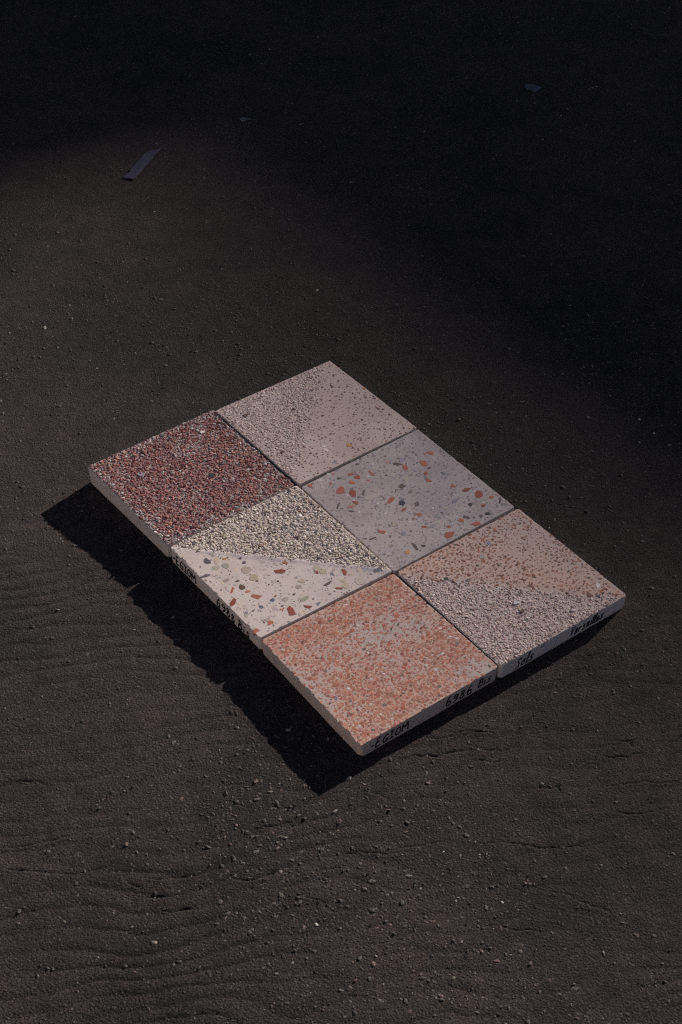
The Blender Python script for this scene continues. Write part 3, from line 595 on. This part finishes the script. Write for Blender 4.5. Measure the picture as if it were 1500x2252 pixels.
# ---- red exposed aggregate
t = make_tile('red', 'dark red pebbly tile with pale worn edges and no polished area', (.0012, .003, .004, .003), (.004, .006, .005, .004))
slab(t, lambda x, y: -0.0005 + 0.0005 * (fbm(x, y, 330, 101, 2) - .5), lambda x, y: tint(x, y, '92807c', 'aa9c98', 60, 103), 'b8aea8', 1.6)
def red_w(x, y):
    e = edge_dist(x, y) + 0.010 * (fbm(x, y, 30, 105, 3) - .5) * 2
    pale = 1 - smooth(0.0, 0.022, e); pale = np.maximum(pale, 0.45 * smooth(0.62, 0.72, fbm(x, y, 22, 107, 2)))
    orange = smooth(.5, .64, fbm(x, y, 24, 109, 3))
    base = np.stack([0.34 + 0 * x, 0.30 - .12 * orange, 0.06 + .26 * orange, 0.14 + 0 * x, 0.06 + 0 * x, 0.012 + 0 * x], 1)
    edge = np.array([.12, .14, .04, .18, .32, .20])
    return base * (1 - pale[:, None]) + edge[None] * pale[:, None]
RED = ['84504e', '9c6662', 'aa7a68', '8c6e6a', '958c8a', 'c0b8b4']
rough_grains(t, 0.0025, 0.0016, lambda x, y: 0.98 + 0 * x, RED, red_w, 0.0005, 0.38)
rough_grains(t, 0.0044, 0.0012, lambda x, y: 0.4 + 0 * x, RED, red_w, 0.0001, 0.6)
big_chips(t, lambda x, y: 0.0004)

# ---- pale pink, left half bush-hammered
t = make_tile('pink', 'pale pink tile at the far end, half sanded rough and half smooth with dark flecks', (.003, .0045, .002, .001), (.004, .006, .004, .003))
def pink_m(x, y): return smooth(0.009, -0.009, (x + y) * 0.7071 + 0.006 + 0.006 * (fbm(x, y, 60, 201, 3) - .5))
slab(t, lambda x, y: flat0(x, y) - pink_m(x, y) * (0.0003 + 0.0006 * (fbm(x, y, 420, 203, 2) - .5)), lambda x, y: tint(x, y, 'b8a6a0', 'c2b1ab', 18, 205), 'b8aca4', 0.7)
FL = ['6a5048', '87685a', '4e444a', '9a8078', 'a8958c', 'b08a5e', 'c8bcb6']
small_chips(t, 0.0044, 0.00118, lambda x, y: (1 - pink_m(x, y)) * (0.35 + 0.6 * fbm(x, y, 40, 207, 2)), FL, (.28, .22, .14, .2, .1, .03, .03), .45)
rough_grains(t, 0.0021, 0.0013, lambda x, y: pink_m(x, y) * 0.92, ['bfada6', 'b5a29b', 'a6938c', '7e6a64', 'c8bab4'], (.46, .28, .12, .04, .12), 0.0004, 0.29)
big_chips(t, lambda x, y: 0.0002 if x + y < -0.006 else 0.0)

# ---- grey with large chips
t = make_tile('grey', 'smooth lilac grey tile scattered with large red, orange and charcoal stone chips', (.002, .003, .003, .002), (.003, .005, .003, .003))
slab(t, flat0, lambda x, y: tint(x, y, 'a49a9c', 'b0a6a6', 22, 301), 'aca4a2', 0.6)
GC = ['928a8c', '847c80', 'b8aeae', '5d565a', '9c8a80', '8e6a60']
small_chips(t, 0.0050, 0.0017, lambda x, y: 0.5 + 0 * x, GC, (.40, .20, .30, .03, .05, .02), .5)
small_chips(t, 0.0030, 0.0008, lambda x, y: 0.28 + 0 * x, GC, (.36, .3, .25, .05, .03, .01), .5)
big_chips(t, lambda x, y: 0.0)

# ---- cream, far half pebbly
t = make_tile('cream', 'cream tile, far half pebbly and near half polished with mixed stone chips', (.0045, .003, .003, .003), (.006, .004, .004, .004))
def cream_d(x, y): return (y - x) * 0.7071 + 0.004 * (fbm(x, y, 50, 401, 3) - .5)
def cream_m(x, y): return smooth(-0.0012, 0.0030, cream_d(x, y) + .004 * (vnoise(x, y, 300, 409) - .5))
def cream_col(x, y):
    c = tint(x, y, 'c4b7b1', 'cec2bc', 20, 403)
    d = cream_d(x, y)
    b = (np.exp(-((d + 0.004) / 0.0035) ** 2) * (0.25 + 0.75 * smooth(.35, .6, fbm(x, y, 30, 405, 3))) * smooth(-.085, -.04, x))[..., None]   # bluish band along the edge of the ground half
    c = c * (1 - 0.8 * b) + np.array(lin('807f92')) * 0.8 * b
    b2 = (smooth(0.035, 0.0, np.hypot(x - .088, y - .085)) * (d < 0))[..., None]
    return c * (1 - 0.35 * b2) + np.array(lin('9a9cab')) * 0.35 * b2
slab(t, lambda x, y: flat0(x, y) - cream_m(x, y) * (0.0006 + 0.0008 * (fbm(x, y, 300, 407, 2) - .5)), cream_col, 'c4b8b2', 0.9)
CG = ['cbbfb2', 'beb0a2', 'a8998a', 'd4cac2', '7e7270', '96786e', 'b8ac92']
rough_grains(t, 0.0024, 0.00155, lambda x, y: cream_m(x, y) * 0.96, CG, (.36, .26, .09, .22, .03, .02, .03), 0.0005, 0.32)
rough_grains(t, 0.0040, 0.0011, lambda x, y: cream_m(x, y) * 0.5, CG, (.36, .2, .1, .24, .05, .02, .03), 0.0003, 0.9)
small_chips(t, 0.0042, 0.0010, lambda x, y: (1 - cream_m(x, y)) * 0.36, ['8a8084', '6c6468', '9c938f', '4d474b', 'a89080', 'd8cfc8'], (.26, .16, .28, .12, .1, .08), .4)
small_chips(t, 0.0075, 0.0019, lambda x, y: (1 - cream_m(x, y)) * 0.4, ['bcb2aa', 'c8b8a0', 'b0a6a4'], (.4, .35, .25), .6)
big_chips(t, lambda x, y: 0.0)
INK1 = 'black handwritten marker word on the edge of the cream tile'
handwriting(t, (0, 1), [('-EGIOM', .03, .0135, .0094, .22, .05, -.02), ('6988 Bis', .53, .0130, .0104, .18, .06, -.02)], INK1)

# ---- salmon, fully polished
t = make_tile('orange', 'salmon tile speckled all over with small orange stones, frontmost of the six', (.003, .0006, .004, .004), (.005, .008, .006, .005))
def or_n(x, y): return smooth(.28, .62, fbm(x, y, 17, 503, 4))
slab(t, flat0, lambda x, y: np.array(lin('b2a49e')) * (1 - or_n(x, y)[..., None]) + or_n(x, y)[..., None] * tint(x, y, 'bd9a8a', 'c2a496', 40, 501), 'b0a098', 1.2)
OC = ['ae6e5b', 'b67e6b', 'a26050', '9e7061', '8b5c51', '74665e', 'c4b6b0']
def or_keep(x, y): return 0.34 + 0.66 * or_n(x, y) * smooth(-0.002, 0.012, edge_dist(x, y) + .01 * (fbm(x, y, 50, 505, 2) - .4))
small_chips(t, 0.0040, 0.0019, or_keep, OC, (.3, .26, .18, .12, .06, .04, .04), .55)
small_chips(t, 0.0034, 0.0014, lambda x, y: 0.95 * or_keep(x, y), ['b68070', 'bd8d7d', 'aa7162', 'a4796a', 'ae9c94'], (.3, .3, .2, .1, .1), .55)
small_chips(t, 0.0036, 0.0011, lambda x, y: 0.5 * or_keep(x, y), OC, (.25, .25, .15, .1, .08, .1, .07), .5)
small_chips(t, 0.0070, 0.0009, lambda x, y: 0.14 + 0 * x, ['3c3538', '4c3a38', 'd6cec8'], (.45, .35, .2), .6)
big_chips(t, lambda x, y: 0.0)
handwriting(t, (1, 2), [('-EGIOM', .06, .0120, .0098, .24, .16, .0), ('6986', .60, .0125, .0105, .2, .18, .0), ('Bis', .845, .0115, .0085, .27, .16, .0)],
            'black handwritten marker word on the edge of the salmon tile', 0.0019)

# ---- peach, near half rough
t = make_tile('rosy', 'peach tile at the right, far half smooth with brown flecks and near half rough', (.004, .005, .004, .0035), (.005, .006, .005, .004))
def rosy_m(x, y): return smooth(-0.013, 0.011, (x - y) * 0.7071 - 0.007 + 0.006 * (fbm(x, y, 60, 601, 3) - .5))
slab(t, lambda x, y: flat0(x, y) - rosy_m(x, y) * (0.0004 + 0.0007 * (fbm(x, y, 400, 603, 2) - .5)), lambda x, y: tint(x, y, 'bda8a1', 'c5a698', 9, 605, .3, .75) * (1 - rosy_m(x, y)[..., None]) + rosy_m(x, y)[..., None] * tint(x, y, 'b4a39d', 'beaea8', 30, 607), 'bab0ac', 0.9)
RC = ['8c5e4c', '9c6a54', '7a4c44', '6a5048', 'a8745a', '545050']
def ro_keep(x, y): return (1 - rosy_m(x, y)) * (0.62 + 0.38 * smooth(.38, .58, fbm(x, y, 26, 609, 2)))
small_chips(t, 0.0048, 0.00165, ro_keep, RC, (.3, .25, .17, .12, .12, .04), .42)
small_chips(t, 0.0034, 0.0009, lambda x, y: .45 * ro_keep(x, y), RC, (.3, .25, .15, .15, .1, .05), .45)
rough_grains(t, 0.0021, 0.0013, lambda x, y: rosy_m(x, y) * 0.94, ['c4b1a9', 'b8a49c', 'a0827d', '88645f', 'ccbeb9', '927069'], (.46, .25, .11, .05, .12, .03), 0.00045, 0.31)
big_chips(t, lambda x, y: 0.0009 if x - y > 0.004 else 0.0)
handwriting(t, (1, 2), [('Sols', .115, .0125, .0082, .2, .28, .0), ('Versailles', .545, .0125, .0063, .24, .25, .0)],
            'black handwritten marker word on the edge of the peach tile', 0.0018)

# ------------------------------------------------------------------ stones in and on the asphalt
def rock_mesh(seed):
    r = np.random.default_rng(seed)
    v = ICO * (1 + 0.2 * r.normal(0, 1, (12, 1))) * np.array([1.0, r.uniform(.6, .95), r.uniform(.32, .5)])
    return v
ROCKC = ['4e4743', '574742', '625a55', '423d3b', '604b45', '645c56', '4f3e3b']
rocks = []
for k in range(14):
    me = build_mesh('stone', rock_mesh(900 + k), [ICF], np.repeat(np.array(lin(ROCKC[k % 7]))[None] * 1.0, 12, 0)); me.materials.append(M_ROCK); rocks.append(me)
big = [tuple(b) for b in BIG_STONES]
def clump(cx, cy, sx, sy, n, lo, hi):
    for _ in range(n): big.append((cx + rng.normal(0, sx), cy + rng.normal(0, sy), rng.uniform(lo, hi)))
clump(-0.09, -0.42, .05, .05, 42, 3.0, 5.4)
clump(-0.02, -0.56, .06, .07, 42, 3.0, 5.4)
clump(0.10, -0.63, .09, .05, 34, 3.0, 5.4)
for k, (x, y, rmm) in enumerate(big):
    if tile_mask(np.array([x]), np.array([y]), .004)[0] > .05: continue
    r = max(rmm * 0.56, 1.6) / 1000
    o = add('stone', rocks[int(rng.integers(14))], None, ground)
    o.location = (x, y, float(ground_at(x, y)) - r * 0.14); o.scale = (r * 1.35, r * rng.uniform(.9, 1.25), r * rng.uniform(.55, .8))
    o.rotation_euler = (rng.normal(0, .2), rng.normal(0, .2), rng.uniform(0, 6.28))

n = 60000
x, y = rng.uniform(-0.74, 0.74, n), rng.uniform(-0.76, 1.7, n)
dens = 0.16 + 0.5 * smooth(.5, .68, fbm(x, y, 6, 701, 3))
for cx, cy, s, a in ((-.09, -.40, .07, 1.0), (-.04, -.52, .09, .9), (.06, -.62, .12, .9), (-.1, .42, .14, .5), (-.5, .45, .2, .35), (.33, .3, .2, .45), (.38, -.2, .1, .5), (.18, 1.0, .3, .25)):
    dens = dens + a * np.exp(-((x - cx) ** 2 + (y - cy) ** 2) / (2 * s * s))
k = (rng.random(n) < dens * 0.62) & (tile_mask(x, y, .003) < .05); x, y = x[k], y[k]; m = len(x)
r = np.exp(rng.normal(math.log(0.0012), 0.42, m)); r = np.clip(r, 0.0005, 0.0032)
v, f = grains(x, y, ground_at(x, y) - r * 0.08, r * rng.uniform(.9, 1.5, m), r * rng.uniform(.6, 1, m), r * 0.42, rng.uniform(0, 3.14, m))
gc = pick_colours(m, ['363231', '3f3a37', '4e4743', '5a4a46', '6e665f', 'a69e96'], (.37, .28, .2, .09, .055, .005))
add('gravel', build_mesh('gravel', v, [f], np.repeat(gc, 12, 0)), M_ROCK, ground, kind='stuff')

# ------------------------------------------------------------------ litter lying on the asphalt
def sheet(name, outline, thick, lift, mat, label, cat, curl=0.0):
    p = np.array(outline); c = p.mean(0); p = p - c; n = len(p)
    zg = float(np.max(ground_at(p[:, 0] + c[0], p[:, 1] + c[1])))
    area = np.sum(p[:, 0] * np.roll(p[:, 1], -1) - p[:, 1] * np.roll(p[:, 0], -1))
    if area < 0: p = p[::-1]
    ax = np.linalg.svd(p)[2][0]; s = p @ ax; s = s / abs(s).max()
    z = curl * s ** 2 + rng.normal(0, thick * .25, n)
    inner = p * 0.55; zi = curl * (s * .55) ** 2 + thick * 0.25
    v = np.concatenate([np.column_stack([p, z]), np.column_stack([p, z + thick]), np.column_stack([inner, zi + thick])])
    i = np.arange(n); j = (i + 1) % n
    me = build_mesh(name, v, [np.stack([i, j, j + n, i + n], 1), np.stack([i + n, j + n, j + 2 * n, i + 2 * n], 1), (i + 2 * n)[None], i[::-1][None]])
    o = add(name, me, mat); o.location = (c[0], c[1], zg + lift)
    return tag(o, label, cat)
sheet('plastic_strip', STRIP, 0.0012, 0.0002, plain_mat('lilac_grey_plastic', (0.060, 0.057, 0.090), (0.090, 0.085, 0.122), 60, 0.45, 0.4, 0.0008),
      'torn lilac grey strip lying on the dark asphalt, the longest scrap', 'plastic strip', 0.0006)
sheet('flattened_scrap', FLAKE, 0.0016, 0.0002, plain_mat('dirty_paper', (0.06, 0.068, 0.082), (0.11, 0.12, 0.14), 90, 0.8, 0.2, 0.001),
      'small crumpled grey scrap alone in the darkest part of the asphalt', 'litter', 0.003)
sheet('stone_flake', SHARD, 0.002, 0.0, plain_mat('pale_flake', (0.10, 0.10, 0.10), (0.15, 0.145, 0.14), 120, 0.8, 0.2, 0.001),
      'tiny pale flake on the asphalt beyond the torn strip', 'flake', 0.0)
